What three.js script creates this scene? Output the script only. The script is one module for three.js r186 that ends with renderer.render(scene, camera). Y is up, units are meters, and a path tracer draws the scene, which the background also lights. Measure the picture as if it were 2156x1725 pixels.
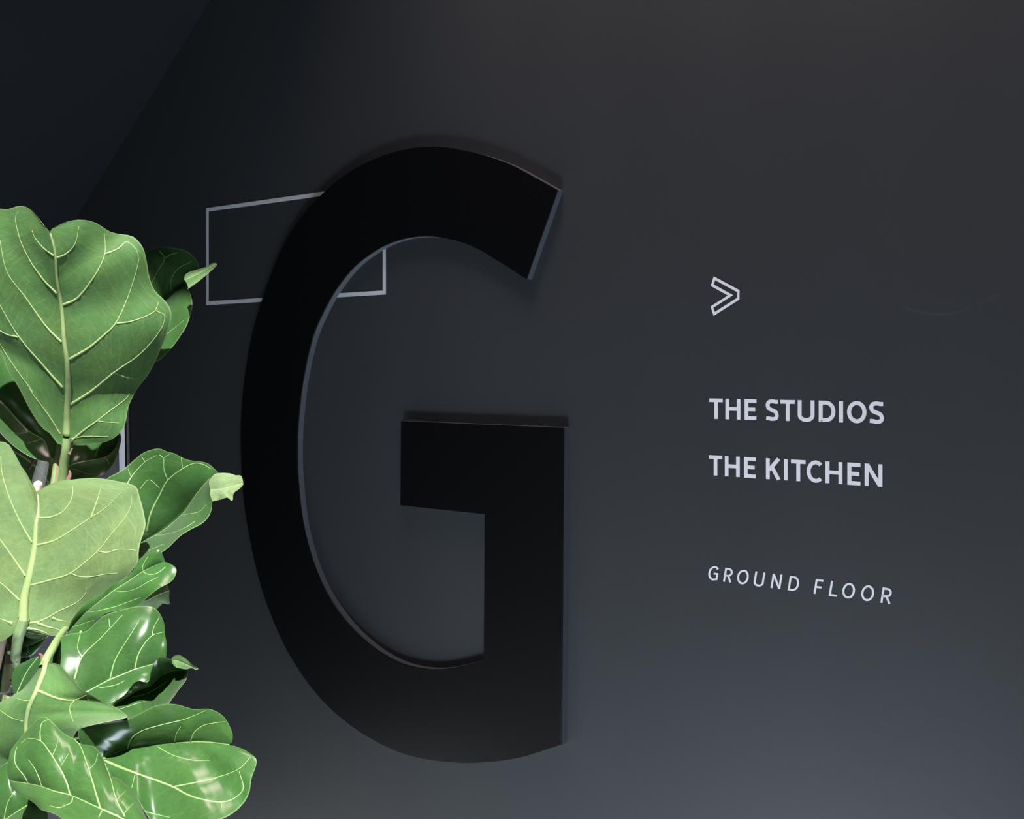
import * as THREE from 'three';
import { mergeGeometries, mergeVertices } from 'three/addons/utils/BufferGeometryUtils.js';
import { RoundedBoxGeometry } from 'three/addons/geometries/RoundedBoxGeometry.js';
import { RectAreaLightUniformsLib } from 'three/addons/lights/RectAreaLightUniformsLib.js';
import { ImprovedNoise } from 'three/addons/math/ImprovedNoise.js';

// ---------------------------------------------------------------- camera, sky, sun, daylight, exposure
const W = 2156, H = 1725, F = 2300;                       // focal length in pixels of the 2156 x 1725 frame
const scene = new THREE.Scene();
const camera = new THREE.PerspectiveCamera(2 * Math.atan(H / 2 / F) * 180 / Math.PI, W / H, 0.05, 60);
const YAW = Math.atan2(1825, 2300), PITCH = Math.atan2(109, 2300);
camera.position.set(0, 1.5, 1.53);
camera.rotation.set(-PITCH, YAW, 0, 'YXZ');
camera.updateMatrixWorld(true);

const SKY = new THREE.Color().setRGB(1.0, 1.12, 1.3).multiplyScalar(0.34);
scene.background = SKY;
RectAreaLightUniformsLib.init();

const SUN_DIR = new THREE.Vector3(-0.42, -0.84, -0.40).normalize();     // the way sunlight travels
const sun = new THREE.DirectionalLight(new THREE.Color().setRGB(1.0, 0.97, 0.93), 14.5);
sun.target.position.set(-1.6, 1.2, 0.72);
sun.position.copy(sun.target.position).addScaledVector(SUN_DIR, -9);
sun.castShadow = true; sun.shadow.radius = 1.0; sun.shadow.mapSize.set(2048, 2048);
Object.assign(sun.shadow.camera, { left: -4, right: 4, top: 4, bottom: -4, near: 1, far: 14 });
scene.add(sun, sun.target);

// daylight through the window in the right-hand wall, and through the rooflight
const ROOM = { x0: -5.0, x1: 2.6, z1: 5.0, h: 4.0 };
const WIN = { z0: 0.35, z1: 2.6, y0: 0.08, y1: 1.75 };               // in the right wall
const ROOFS = [{ x0: -0.65, x1: 1.4, z0: 1.74, z1: 2.95 }];   // the rooflight
const winLight = new THREE.RectAreaLight(new THREE.Color().setRGB(0.9, 1.0, 1.14), 0.7, WIN.z1 - WIN.z0, WIN.y1 - WIN.y0);
winLight.position.set(ROOM.x1 - 0.02, (WIN.y0 + WIN.y1) / 2, (WIN.z0 + WIN.z1) / 2);
winLight.lookAt(0, winLight.position.y, winLight.position.z);
scene.add(winLight);
for (const r of ROOFS) {
  const l = new THREE.RectAreaLight(new THREE.Color().setRGB(0.9, 1.0, 1.15), 0.9, r.x1 - r.x0, r.z1 - r.z0);
  l.position.set((r.x0 + r.x1) / 2, ROOM.h - 0.005, (r.z0 + r.z1) / 2); l.lookAt(l.position.x, 0, l.position.z); scene.add(l);
}
// warm ceiling panel above the top of the picture, near the sign wall
const LAMP = { x: -1.16, y: 3.62, z: 0.6, s: 0.6 };
const lamp = new THREE.RectAreaLight(new THREE.Color().setRGB(1.0, 0.78, 0.74), 29, LAMP.s, LAMP.s);
lamp.position.set(LAMP.x, LAMP.y - 0.012, LAMP.z); lamp.lookAt(LAMP.x, 0, LAMP.z); scene.add(lamp);
// cool linear uplight added out of view to brighten the lower sign wall
const UPL = { x0: -1.28, x1: -0.5, z: 1.15, w: 0.36 };
const uplight = new THREE.RectAreaLight(new THREE.Color().setRGB(0.86, 1.0, 1.16), 22, UPL.x1 - UPL.x0, UPL.w);
uplight.position.set((UPL.x0 + UPL.x1) / 2, 0.012, UPL.z); uplight.lookAt(uplight.position.x, 5, UPL.z); scene.add(uplight);
const EXPOSURE = 1.08;

// ---------------------------------------------------------------- helpers
const V3 = (x, y, z) => new THREE.Vector3(x, y, z);
const RIGHT = V3(), UP = V3(), BACK = V3(); camera.matrixWorld.extractBasis(RIGHT, UP, BACK);
const ray = (px, py) => V3().addScaledVector(RIGHT, (px - W / 2) / F).addScaledVector(UP, -(py - H / 2) / F).addScaledVector(BACK, -1);
const at = (px, py, depth) => ray(px, py).multiplyScalar(depth).add(camera.position);       // a point at its own distance
const onWall = (px, py, z = 0) => { const d = ray(px, py); return d.multiplyScalar((z - camera.position.z) / d.z).add(camera.position); };
const names = {};
const numbered = (n) => { names[n] = (names[n] ?? -1) + 1; return names[n] ? n + '_' + String(names[n]).padStart(3, '0') : n; };
function tag(o, label, category, group) { o.userData.label = label; o.userData.category = category; if (group) o.userData.group = group; return o; }
function shade(o) { o.traverse((m) => { if (m.isMesh) m.castShadow = m.receiveShadow = true; }); return o; }
function add(name, geometry, material, parent = scene) { const m = new THREE.Mesh(geometry, material); m.name = parent === scene ? numbered(name) : name; parent.add(m); return shade(m); }
function struct(name, geometry, material) { const m = add(name, geometry, material); m.userData.kind = 'structure'; return m; }
const box = (x0, x1, y0, y1, z0, z1) => new THREE.BoxGeometry(x1 - x0, y1 - y0, z1 - z0).translate((x0 + x1) / 2, (y0 + y1) / 2, (z0 + z1) / 2);
const lin = (r, g, b) => new THREE.Color().setRGB(r, g, b);
function rng(seed) { let s = seed >>> 0; return () => { s = (s + 0x6d2b79f5) | 0; let t = Math.imul(s ^ (s >>> 15), 1 | s); t = (t + Math.imul(t ^ (t >>> 7), 61 | t)) ^ t; return ((t ^ (t >>> 14)) >>> 0) / 4294967296; }; }
const noise = new ImprovedNoise();
const fbm = (x, y, z, n = 4) => { let s = 0, a = 0.5; for (let i = 0; i < n; i++, a *= 0.5, x *= 2.03, y *= 2.03) s += a * noise.noise(x, y, z + i * 7.3); return s; };

function dataTexture(w, h, fill, srgb = false) {
  const d = new Uint8Array(w * h * 4);
  for (let y = 0; y < h; y++) for (let x = 0; x < w; x++) { const c = fill(x / w, y / h, x, y), i = (y * w + x) * 4; d[i] = c[0]; d[i + 1] = c[1] ?? c[0]; d[i + 2] = c[2] ?? c[0]; d[i + 3] = 255; }
  const t = new THREE.DataTexture(d, w, h); t.magFilter = THREE.LinearFilter; t.minFilter = THREE.LinearMipmapLinearFilter; t.generateMipmaps = true;
  t.wrapS = t.wrapT = THREE.RepeatWrapping; if (srgb) t.colorSpace = THREE.SRGBColorSpace; t.needsUpdate = true; return t;
}

// ---------------------------------------------------------------- materials of the room
// roller-painted dark wall: fine orange-peel relief that tiles every 0.6 m
const rr = rng(11), grain = new Float32Array(512 * 512).map(() => rr());
const blur = (a, n, w) => { let b = a; for (let k = 0; k < n; k++) { const c = new Float32Array(w * w); for (let y = 0; y < w; y++) for (let x = 0; x < w; x++) { let s = 0; for (let j = -1; j < 2; j++) for (let i = -1; i < 2; i++) s += b[((y + j + w) % w) * w + ((x + i + w) % w)]; c[y * w + x] = s / 9; } b = c; } return b; };
const g1 = blur(grain, 2, 512), g2 = blur(grain, 8, 512);
const peel = dataTexture(512, 512, (u, v, x, y) => [Math.max(0, Math.min(255, 128 + (g1[y * 512 + x] - 0.5) * 260 + (g2[y * 512 + x] - 0.5) * 900))]);
peel.repeat.set(1 / 0.6, 1 / 0.6);
const M = {};
// the paint of the sign wall: faint roller mottling, a curved scuff and a few small scratches; 1.1 mm to the pixel over the part in view
const MARKS = { x0: -2.6, x1: -0.3, y0: 0.35, y1: 2.55 };
const wallPaint = (() => {
  const w = 2048, h = Math.round(w * (MARKS.y1 - MARKS.y0) / (MARKS.x1 - MARKS.x0)), c = document.createElement('canvas'); c.width = w; c.height = h;
  const g = c.getContext('2d'), small = document.createElement('canvas'), sg = small.getContext('2d'); small.width = 256; small.height = 256;
  const im = sg.createImageData(256, 256);
  for (let y = 0; y < 256; y++) for (let x = 0; x < 256; x++) { const k = 200 + 9 * fbm(x / 14, y / 40, 2.2, 4), i = (y * 256 + x) * 4; im.data[i] = im.data[i + 1] = im.data[i + 2] = k; im.data[i + 3] = 255; }
  sg.putImageData(im, 0, 0); g.drawImage(small, 0, 0, w, h);
  const P = (px, py) => { const q = onWall(px, py); return [(q.x - MARKS.x0) / (MARKS.x1 - MARKS.x0) * w, (MARKS.y1 - q.y) / (MARKS.y1 - MARKS.y0) * h]; };
  const r = rng(5);
  const scuff = (pts, alpha, width) => {
    const q = new THREE.CatmullRomCurve3(pts.map(([x, y]) => V3(...P(x, y), 0))).getPoints(90);
    for (let k = 0; k < 90; k++) { g.strokeStyle = `rgba(255,255,255,${(alpha * Math.sin(Math.PI * (k + 8) / 106) * (0.5 + 0.5 * r())).toFixed(3)})`; g.lineWidth = width * (0.7 + 0.6 * r()); g.beginPath(); g.moveTo(q[k].x, q[k].y); g.lineTo(q[k + 1].x, q[k + 1].y); g.stroke(); }
  };
  const z = (...v) => { const o = []; for (let i = 0; i < v.length; i += 2) o.push([1860 + v[i] / 7.284, 580 + v[i + 1] / 7.284]); return o; };
  scuff(z(180, 445, 280, 475, 440, 530, 600, 570, 720, 592, 880, 600, 1050, 585, 1200, 550, 1350, 485), 0.95, 2.4);
  scuff(z(1480, 430, 1600, 380, 1700, 320, 1780, 250), 0.7, 2.2);
  scuff([[1832, 1645], [1838, 1647], [1844, 1648]], 0.9, 1.6); scuff([[1796, 1587], [1806, 1597]], 0.45, 1.2); scuff([[1670, 1717], [1676, 1716], [1681, 1714]], 0.6, 1.4); scuff([[1852, 1489], [1856, 1484]], 0.35, 2); scuff([[1709, 815], [1711, 818]], 0.5, 1.4); scuff([[1999, 1165], [2000, 1185]], 0.25, 1);
  const t = new THREE.CanvasTexture(c); t.colorSpace = THREE.SRGBColorSpace; t.magFilter = THREE.LinearFilter;
  t.repeat.set(1 / (MARKS.x1 - MARKS.x0), 1 / (MARKS.y1 - MARKS.y0)); t.offset.set(-MARKS.x0 / (MARKS.x1 - MARKS.x0), -MARKS.y0 / (MARKS.y1 - MARKS.y0));
  return t;
})();
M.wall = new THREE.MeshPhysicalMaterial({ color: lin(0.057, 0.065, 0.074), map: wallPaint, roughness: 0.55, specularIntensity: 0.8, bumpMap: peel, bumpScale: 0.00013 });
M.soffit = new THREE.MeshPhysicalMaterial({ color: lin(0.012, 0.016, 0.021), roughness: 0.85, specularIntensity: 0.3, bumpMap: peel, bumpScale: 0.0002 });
M.ceiling = new THREE.MeshStandardMaterial({ color: lin(0.02, 0.02, 0.021), roughness: 0.9 });
M.darkRoom = new THREE.MeshStandardMaterial({ color: lin(0.02, 0.02, 0.022), roughness: 0.9 });
const concrete = dataTexture(512, 512, (u, v) => { const n = fbm(u * 9, v * 9, 3, 5); const k = 228 + n * 36; return [k, k, k]; }, true);
concrete.repeat.set(0.5, 0.5);
M.floor = new THREE.MeshStandardMaterial({ color: lin(0.90, 0.99, 1.06), map: concrete, roughness: 0.55 });
M.frame = new THREE.MeshStandardMaterial({ color: lin(0.02, 0.021, 0.024), roughness: 0.4, metalness: 0.3 });
M.glass = new THREE.MeshPhysicalMaterial({ color: 0xffffff, transmission: 1, roughness: 0.02, thickness: 0 });
M.letterFace = new THREE.MeshPhysicalMaterial({ color: lin(0.0028, 0.0032, 0.004), roughness: 0.34, specularIntensity: 0.75 });
M.letterEdge = new THREE.MeshPhysicalMaterial({ color: lin(0.085, 0.098, 0.12), roughness: 0.5 });
M.white = new THREE.MeshStandardMaterial({ color: lin(0.86, 0.87, 0.93), roughness: 0.75 });

// ---------------------------------------------------------------- the room
const WX = onWall(275, 900).x;                                   // where the sign wall stops at the side light under the stair
const HOLE = { x0: WX - 0.55, x1: WX, y0: 0.12, y1: 1.78 };
{
  const s = new THREE.Shape([[ROOM.x0, 0], [ROOM.x1, 0], [ROOM.x1, ROOM.h], [ROOM.x0, ROOM.h]].map((p) => new THREE.Vector2(...p)));
  s.holes.push(new THREE.Path([[HOLE.x0, HOLE.y0], [HOLE.x0, HOLE.y1], [HOLE.x1, HOLE.y1], [HOLE.x1, HOLE.y0]].map((p) => new THREE.Vector2(...p))));
  const g = new THREE.ExtrudeGeometry(s, { depth: 0.16, bevelEnabled: false }).translate(0, 0, -0.16);
  struct('wall_back', g, M.wall);
}
struct('floor', box(ROOM.x0 - 0.2, ROOM.x1 + 0.2, -0.2, 0, -0.6, ROOM.z1 + 0.2), M.floor).geometry.attributes.uv.needsUpdate = true;
{
  const p = scene.getObjectByName('floor').geometry, a = p.attributes.position, uv = p.attributes.uv;
  for (let i = 0; i < a.count; i++) uv.setXY(i, a.getX(i), a.getZ(i));
}
{
  const s = new THREE.Shape([[ROOM.x0 - 0.2, -0.6], [ROOM.x1 + 0.2, -0.6], [ROOM.x1 + 0.2, ROOM.z1 + 0.2], [ROOM.x0 - 0.2, ROOM.z1 + 0.2]].map((p) => new THREE.Vector2(...p)));
  for (const r of ROOFS) s.holes.push(new THREE.Path([[r.x0, r.z0], [r.x0, r.z1], [r.x1, r.z1], [r.x1, r.z0]].map((p) => new THREE.Vector2(...p))));
  struct('ceiling', new THREE.ExtrudeGeometry(s, { depth: 0.12, bevelEnabled: false }).rotateX(Math.PI / 2).translate(0, ROOM.h + 0.12, 0), M.ceiling);
}
struct('wall_left', box(ROOM.x0 - 0.2, ROOM.x0, 0, ROOM.h, -0.6, ROOM.z1 + 0.2), M.darkRoom);
struct('wall_front', box(ROOM.x0, ROOM.x1, 0, ROOM.h, ROOM.z1, ROOM.z1 + 0.2), M.darkRoom);
{
  const s = new THREE.Shape([[-0.6, 0], [ROOM.z1 + 0.2, 0], [ROOM.z1 + 0.2, ROOM.h], [-0.6, ROOM.h]].map((p) => new THREE.Vector2(...p)));
  s.holes.push(new THREE.Path([[WIN.z0, WIN.y0], [WIN.z0, WIN.y1], [WIN.z1, WIN.y1], [WIN.z1, WIN.y0]].map((p) => new THREE.Vector2(...p))));
  struct('wall_right', new THREE.ExtrudeGeometry(s, { depth: 0.2, bevelEnabled: false }).rotateY(-Math.PI / 2).translate(ROOM.x1 + 0.2, 0, 0), M.darkRoom);
}
{ // closes the space behind the side light, with an opening to the daylight
  const s = new THREE.Shape([[ROOM.x0, 0], [ROOM.x1, 0], [ROOM.x1, ROOM.h], [ROOM.x0, ROOM.h]].map((p) => new THREE.Vector2(...p)));
  s.holes.push(new THREE.Path([[-3.75, 0.3], [-3.75, 2.0], [-2.9, 2.0], [-2.9, 0.3]].map((p) => new THREE.Vector2(...p))));
  struct('wall_rear', new THREE.ExtrudeGeometry(s, { depth: 0.1, bevelEnabled: false }).translate(0, 0, -0.6), M.darkRoom);
}
// the window in the right wall: frame, mullions and pane
{
  const w = new THREE.Group(); w.name = 'window_1'; w.userData.kind = 'structure'; scene.add(w);
  const t = 0.05, x0 = ROOM.x1 + 0.06, x1 = ROOM.x1 + 0.13, bars = [box(x0, x1, WIN.y0, WIN.y0 + t, WIN.z0, WIN.z1), box(x0, x1, WIN.y1 - t, WIN.y1, WIN.z0, WIN.z1)];
  for (const k of [0, 1 / 2, 1]) { const c = WIN.z0 + t / 2 + k * (WIN.z1 - WIN.z0 - t); bars.push(box(x0, x1, WIN.y0, WIN.y1, c - t / 2, c + t / 2)); }
  add('window_frame', mergeGeometries(bars), M.frame, w);
  for (let k = 0; k < 2; k++) { const a = WIN.z0 + k / 2 * (WIN.z1 - WIN.z0), b = WIN.z0 + (k + 1) / 2 * (WIN.z1 - WIN.z0); add('pane', new THREE.PlaneGeometry(b - a - t, WIN.y1 - WIN.y0 - 2 * t).rotateY(Math.PI / 2).translate(ROOM.x1 + 0.1, (WIN.y0 + WIN.y1) / 2, (a + b) / 2), M.glass, w); }
}
// the sloping underside of the stair, upper left
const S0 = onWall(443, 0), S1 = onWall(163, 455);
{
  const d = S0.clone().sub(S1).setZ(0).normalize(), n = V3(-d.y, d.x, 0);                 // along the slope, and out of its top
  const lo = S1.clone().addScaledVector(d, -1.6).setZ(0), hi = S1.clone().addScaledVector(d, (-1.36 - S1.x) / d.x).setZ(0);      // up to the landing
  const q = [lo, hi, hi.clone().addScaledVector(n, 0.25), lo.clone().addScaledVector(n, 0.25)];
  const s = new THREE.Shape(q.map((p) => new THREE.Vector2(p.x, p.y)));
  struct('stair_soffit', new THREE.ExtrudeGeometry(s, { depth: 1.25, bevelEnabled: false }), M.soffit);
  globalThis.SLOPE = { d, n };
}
{
  const g = new THREE.Group(); g.name = numbered('ceiling_light'); scene.add(g); tag(g, 'square warm white panel lamp hanging high above the sign', 'ceiling light');
  add('housing', box(LAMP.x - 0.32, LAMP.x + 0.32, LAMP.y, LAMP.y + 0.05, LAMP.z - 0.32, LAMP.z + 0.32), M.frame, g);
  add('diffuser', box(LAMP.x - LAMP.s / 2, LAMP.x + LAMP.s / 2, LAMP.y - 0.006, LAMP.y, LAMP.z - LAMP.s / 2, LAMP.z + LAMP.s / 2), new THREE.MeshStandardMaterial({ color: 0xffffff, emissive: lin(1, 0.8, 0.7), emissiveIntensity: 1.5 }), g);
  for (const dx of [-0.15, 0.15]) add('rod', new THREE.CylinderGeometry(0.006, 0.006, ROOM.h - LAMP.y - 0.05, 10).translate(LAMP.x + dx, (ROOM.h + LAMP.y + 0.05) / 2, LAMP.z), M.frame, g);
}
{  // unseen fixture added for the fill from below
  const g = new THREE.Group(); g.name = numbered('added_floor_uplight'); scene.add(g); tag(g, 'long cool white uplight added in the floor, unseen, to brighten the sign wall', 'floor light');
  add('rail', mergeGeometries([box(UPL.x0 - 0.02, UPL.x1 + 0.02, 0, 0.012, UPL.z - UPL.w / 2 - 0.02, UPL.z - UPL.w / 2), box(UPL.x0 - 0.02, UPL.x1 + 0.02, 0, 0.012, UPL.z + UPL.w / 2, UPL.z + UPL.w / 2 + 0.02)]), M.frame, g);
  add('diffuser', box(UPL.x0, UPL.x1, 0, 0.008, UPL.z - UPL.w / 2, UPL.z + UPL.w / 2), new THREE.MeshStandardMaterial({ color: 0xffffff, emissive: lin(0.86, 1, 1.16), emissiveIntensity: 1.5 }), g);
}
// the side light under the stair: dark frame, pale reveal, glass
{
  const w = new THREE.Group(); w.name = 'window_2'; w.userData.kind = 'structure'; scene.add(w);
  const { x0, x1, y0, y1 } = HOLE, t = 0.02, F0 = -0.012, F1 = 0.004;
  add('window_frame', mergeGeometries([box(x1 - t, x1, y0, y1, F0, F1), box(x0, x0 + t, y0, y1, F0, F1), box(x0 + t, x1 - t, y0, y0 + t, F0, F1), box(x0 + t, x1 - t, y1 - t, y1, F0, F1)]), M.frame, w);
  add('frame_bead', new RoundedBoxGeometry(0.005, y1 - y0, 0.008, 2, 0.002).translate(x1 - 0.0025, (y0 + y1) / 2, F1 + 0.002), new THREE.MeshStandardMaterial({ color: lin(0.16, 0.17, 0.19), roughness: 0.4 }), w);
  add('pane', new THREE.PlaneGeometry(0.056, y1 - y0 - 2 * t).translate(x1 - t - 0.028, (y0 + y1) / 2, -0.01), M.glass, w);
  add('blind_panel', box(x0 + t, x1 - t - 0.056, y0 + t, y1 - t, -0.014, -0.006), new THREE.MeshStandardMaterial({ color: lin(0.30, 0.29, 0.34), roughness: 0.7 }), w);
}
// ---------------------------------------------------------------- the big letter G
const flat = (pts, z) => pts.map(([x, y]) => { const p = onWall(x, y, z); return new THREE.Vector2(p.x, p.y); });
const smooth = (pts, n) => new THREE.CatmullRomCurve3(pts.map((p) => V3(p.x, p.y, 0)), false, 'centripetal').getPoints(n).map((p) => new THREE.Vector2(p.x, p.y));
{
  const Z = 0.016;
  const outer = [[1174, 400], [1120, 370], [1074, 346], [1020, 327], [970, 315.5], [934, 310], [900, 309.5], [859, 313.5], [795, 332], [735, 362], [685, 402], [635, 455], [591, 527], [551.5, 631], [528, 715], [514, 800], [507.5, 870], [506.5, 931], [511.6, 1043], [528.7, 1150.5], [558, 1262.5], [609, 1379], [675, 1472], [753, 1540], [850, 1589], [947, 1606], [1006, 1607], [1088.6, 1597.5], [1150, 1579.5], [1181.5, 1569]];
  const bar = [[1187, 901], [844, 886.7], [842.7, 1065], [1020.4, 1084], [1018, 1391]];
  const inner = [[1018, 1391], [967, 1404], [932.8, 1409.5], [894, 1408.6], [840, 1395], [782, 1360], [723.4, 1301.5], [675, 1223.6], [640.7, 1116.5], [627.5, 1009], [625.6, 936], [629.5, 868], [638, 800], [658, 711], [680, 659], [707, 611], [747, 561], [803, 521], [851, 503], [894.5, 498], [938, 502], [994, 519], [1050, 551], [1108, 588]];
  const pts = [...smooth(flat(outer, Z), 160), ...flat(bar, Z).slice(0, -1), ...smooth(flat(inner, Z), 160)];
  const g = new THREE.Group(); g.name = numbered('wall_letter'); scene.add(g);
  tag(g, 'giant black capital letter G mounted in relief on the dark wall', 'sign letter');
  const s = new THREE.Shape(pts);
  add('edge_return', new THREE.ExtrudeGeometry(s, { depth: 0.0135, bevelEnabled: false, curveSegments: 1 }), M.letterEdge, g).userData.label = 'grey side edge of the letter';
  add('face_panel', new THREE.ExtrudeGeometry(s, { depth: 0.0015, bevelEnabled: true, bevelThickness: 0.0006, bevelSize: 0.0006, bevelOffset: -0.0006, bevelSegments: 2, curveSegments: 1 }).translate(0, 0, 0.0139), M.letterFace, g).userData.label = 'glossy black front face';
}
// ---------------------------------------------------------------- white lettering and marks, thin cut letters on the wall
const T = 0.0008;
function ribbon(path, w, closed = false) {                                  // a stroke of even width: outline of the polyline
  const n = path.length, L = [], R = [];
  for (let i = 0; i < n; i++) {
    const a = path[closed ? (i + n - 1) % n : Math.max(0, i - 1)], b = path[i], c = path[closed ? (i + 1) % n : Math.min(n - 1, i + 1)];
    let d1 = [b[0] - a[0], b[1] - a[1]], d2 = [c[0] - b[0], c[1] - b[1]]; if (!Math.hypot(...d1)) d1 = d2; if (!Math.hypot(...d2)) d2 = d1;
    const l1 = Math.hypot(...d1), l2 = Math.hypot(...d2), n1 = [-d1[1] / l1, d1[0] / l1], n2 = [-d2[1] / l2, d2[0] / l2];
    let m = [n1[0] + n2[0], n1[1] + n2[1]]; const k = w / 2 / Math.max(0.3, (m[0] * n1[0] + m[1] * n1[1])); m = [m[0] * k, m[1] * k];
    L.push([b[0] + m[0], b[1] + m[1]]); R.push([b[0] - m[0], b[1] - m[1]]);
  }
  return closed ? [L, R] : [[...L, ...R.reverse()]];
}
const poly = (px) => { const v = flat(px, 0); if (THREE.ShapeUtils.area(v) < 0) v.reverse(); return v; };
function cut(outlines) {                                                    // [outer, hole?] in picture points -> a thin plate on the wall
  let [a, b] = outlines.map(poly);
  if (b && Math.abs(THREE.ShapeUtils.area(b)) > Math.abs(THREE.ShapeUtils.area(a))) [a, b] = [b, a];
  const s = new THREE.Shape(a); if (b) s.holes.push(new THREE.Path(b));
  return new THREE.ExtrudeGeometry(s, { depth: T * (1 + 0.04 * (cut.n = ((cut.n ?? 0) + 1) % 5)), bevelEnabled: false, curveSegments: 1 });
}
const arc = (cx, cy, rx, ry, a0, a1, n = 28) => Array.from({ length: n + 1 }, (_, i) => { const a = (a0 + (a1 - a0) * i / n) * Math.PI / 180; return [cx + rx * Math.cos(a), cy + ry * Math.sin(a)]; });
const bez = (p, n = 40) => new THREE.CatmullRomCurve3(p.map(([x, y]) => V3(x, y, 0)), false, 'centripetal').getPoints(n).map((q) => [q.x, q.y]);
// strokes of each letter in a box w wide and h high, y up; s is the stroke width
const GLYPH = {
  T: (w, h, s) => [[[0, h - s / 2], [w, h - s / 2]], [[w / 2, h - s / 2], [w / 2, 0]]],
  H: (w, h, s) => [[[s / 2, 0], [s / 2, h]], [[w - s / 2, 0], [w - s / 2, h]], [[s / 2, h * 0.51], [w - s / 2, h * 0.51]]],
  E: (w, h, s) => [[[w, h - s * 0.47], [s / 2, h - s * 0.47], [s / 2, s * 0.47], [w, s * 0.47]], [[s / 2, h * 0.51], [w * 0.9, h * 0.51]]],
  F: (w, h, s) => [[[w, h - s / 2], [s / 2, h - s / 2], [s / 2, 0]], [[s / 2, h * 0.48], [w * 0.9, h * 0.48]]],
  L: (w, h, s) => [[[s / 2, h], [s / 2, s / 2], [w, s / 2]]],
  I: (w, h, s) => [[[w / 2, 0], [w / 2, h]]],
  U: (w, h, s) => { const r = w / 2 - s / 2; return [[[s / 2, h], [s / 2, r * 1.05], ...arc(w / 2, r * 1.05 - 0.02 * h, r, r * 1.05 - s / 2, 180, 360).slice(1, -1), [w - s / 2, r * 1.05], [w - s / 2, h]]]; },
  D: (w, h, s) => { const k = w * 0.42, rx = w - s / 2 - k, ry = h / 2 - s / 2; return [[[s / 2, s / 2], [k, s / 2], ...arc(k, h / 2, rx, ry, -90, 90).slice(1, -1), [k, h - s / 2], [s / 2, h - s / 2], [s / 2, 0]], [[s / 2, s / 2 + 0.01], [s / 2, h]]]; },
  O: (w, h, s) => [Object.assign(arc(w / 2, h / 2, w / 2 - s / 2, h * 0.515 - s / 2, 0, 360, 48).slice(0, -1), { closed: true })],
  C: (w, h, s) => [arc(w * 0.58, h / 2, w * 0.58 - s / 2, h * 0.515 - s / 2, 47, 313, 44)],
  G: (w, h, s) => { const rx = w * 0.56 - s / 2, ry = h * 0.515 - s / 2; return [[...arc(w * 0.56, h / 2, rx, ry, 44, 292, 44), [w - s / 2, h * 0.09]], [[w - s / 2, h * 0.045], [w - s / 2, h * 0.48], [w * 0.54, h * 0.48]]]; },
  S: (w, h, s) => [bez([[w * 0.95, h * 0.90], [w * 0.74, h * 0.975 - s * 0.42], [w * 0.5, h * 1.015 - s / 2], [w * 0.24, h * 0.93 - s * 0.3], [s / 2, h * 0.735], [w * 0.24, h * 0.575], [w * 0.5, h * 0.495], [w * 0.76, h * 0.415], [w - s / 2, h * 0.262], [w * 0.8, h * 0.07 + s * 0.3], [w * 0.5, s / 2 - h * 0.015], [w * 0.24, h * 0.03 + s * 0.4], [w * 0.04, h * 0.115]], 64)],
  K: (w, h, s) => [[[s / 2, 0], [s / 2, h]], [[s * 0.85, h * 0.44], [w - s * 0.62, h * 1.0]], [[w * 0.42, h * 0.57], [w - s * 0.58, 0]]],
  N: (w, h, s) => [[[s / 2, 0], [s / 2, h]], [[s * 0.62, h * 0.96], [w - s * 0.62, h * 0.04]], [[w - s / 2, 0], [w - s / 2, h]]],
  R: (w, h, s) => { const k = w * 0.45, top = h - s / 2, mid = h * 0.45, ry = (top - mid) / 2; return [[[s / 2, 0], [s / 2, top], [k, top], ...arc(k, (top + mid) / 2, w * 0.96 - s / 2 - k, ry, 90, -90).slice(1, -1), [k, mid], [s / 2, mid]], [[w * 0.5, mid], [w - s * 0.5, 0]]]; },
};
// a line of lettering: base(x), cap(x) give the picture rows of its baseline and capital line; letters are [sign, left, right]
function lettering(label, base, cap, lean, stroke, letters) {
  const g = new THREE.Group(); g.name = numbered('wall_lettering'); scene.add(g); tag(g, label, 'lettering');
  for (const [ch, x0, x1, fix] of letters) {
    const h = base(x0) - cap(x0), s = stroke(x0);
    const put = ([x, y]) => { const a = x0 + x, t = y / h; return [a + lean * t, base(a) + (cap(a + lean) - base(a)) * t]; };
    const solids = GLYPH[ch](x1 - x0, h, s).map((p) => cut(ribbon(p, s, p.closed).map((o) => o.map(put))));
    add('letter', mergeGeometries(solids), M.white, g);
  }
  return g;
}
lettering('white bold words THE STUDIOS, upper of the two bold lines on the wall', (x) => 882.2 + (x - 1508) * 0.0285, (x) => 839.2 + (x - 1496) * 0.0195, 0, (x) => 7.5 + (x - 1494) * 0.0027,
  [['T', 1494, 1522], ['H', 1528, 1559.3], ['E', 1568.1, 1592.8], ['S', 1612.7, 1639.8], ['T', 1643.7, 1674.2], ['U', 1680.1, 1715.2], ['D', 1724.3, 1759.2], ['I', 1766.9, 1775.6], ['O', 1783.9, 1824.5], ['S', 1830.6, 1861.2]]);
lettering('white bold words THE KITCHEN, lower of the two bold lines on the wall', (x) => 1001.3 + (x - 1507) * 0.0693, (x) => 958.4 + (x - 1493) * 0.0539, 0, (x) => 7.4 + (x - 1494) * 0.0027,
  [['T', 1493, 1521], ['H', 1526.7, 1557.9], ['E', 1567, 1591.7], ['K', 1613.3, 1644.5], ['I', 1650.8, 1659], ['T', 1666, 1696.4], ['C', 1699, 1731.7], ['H', 1738.5, 1774], ['E', 1784.6, 1812], ['N', 1821, 1858.2]]);
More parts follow.
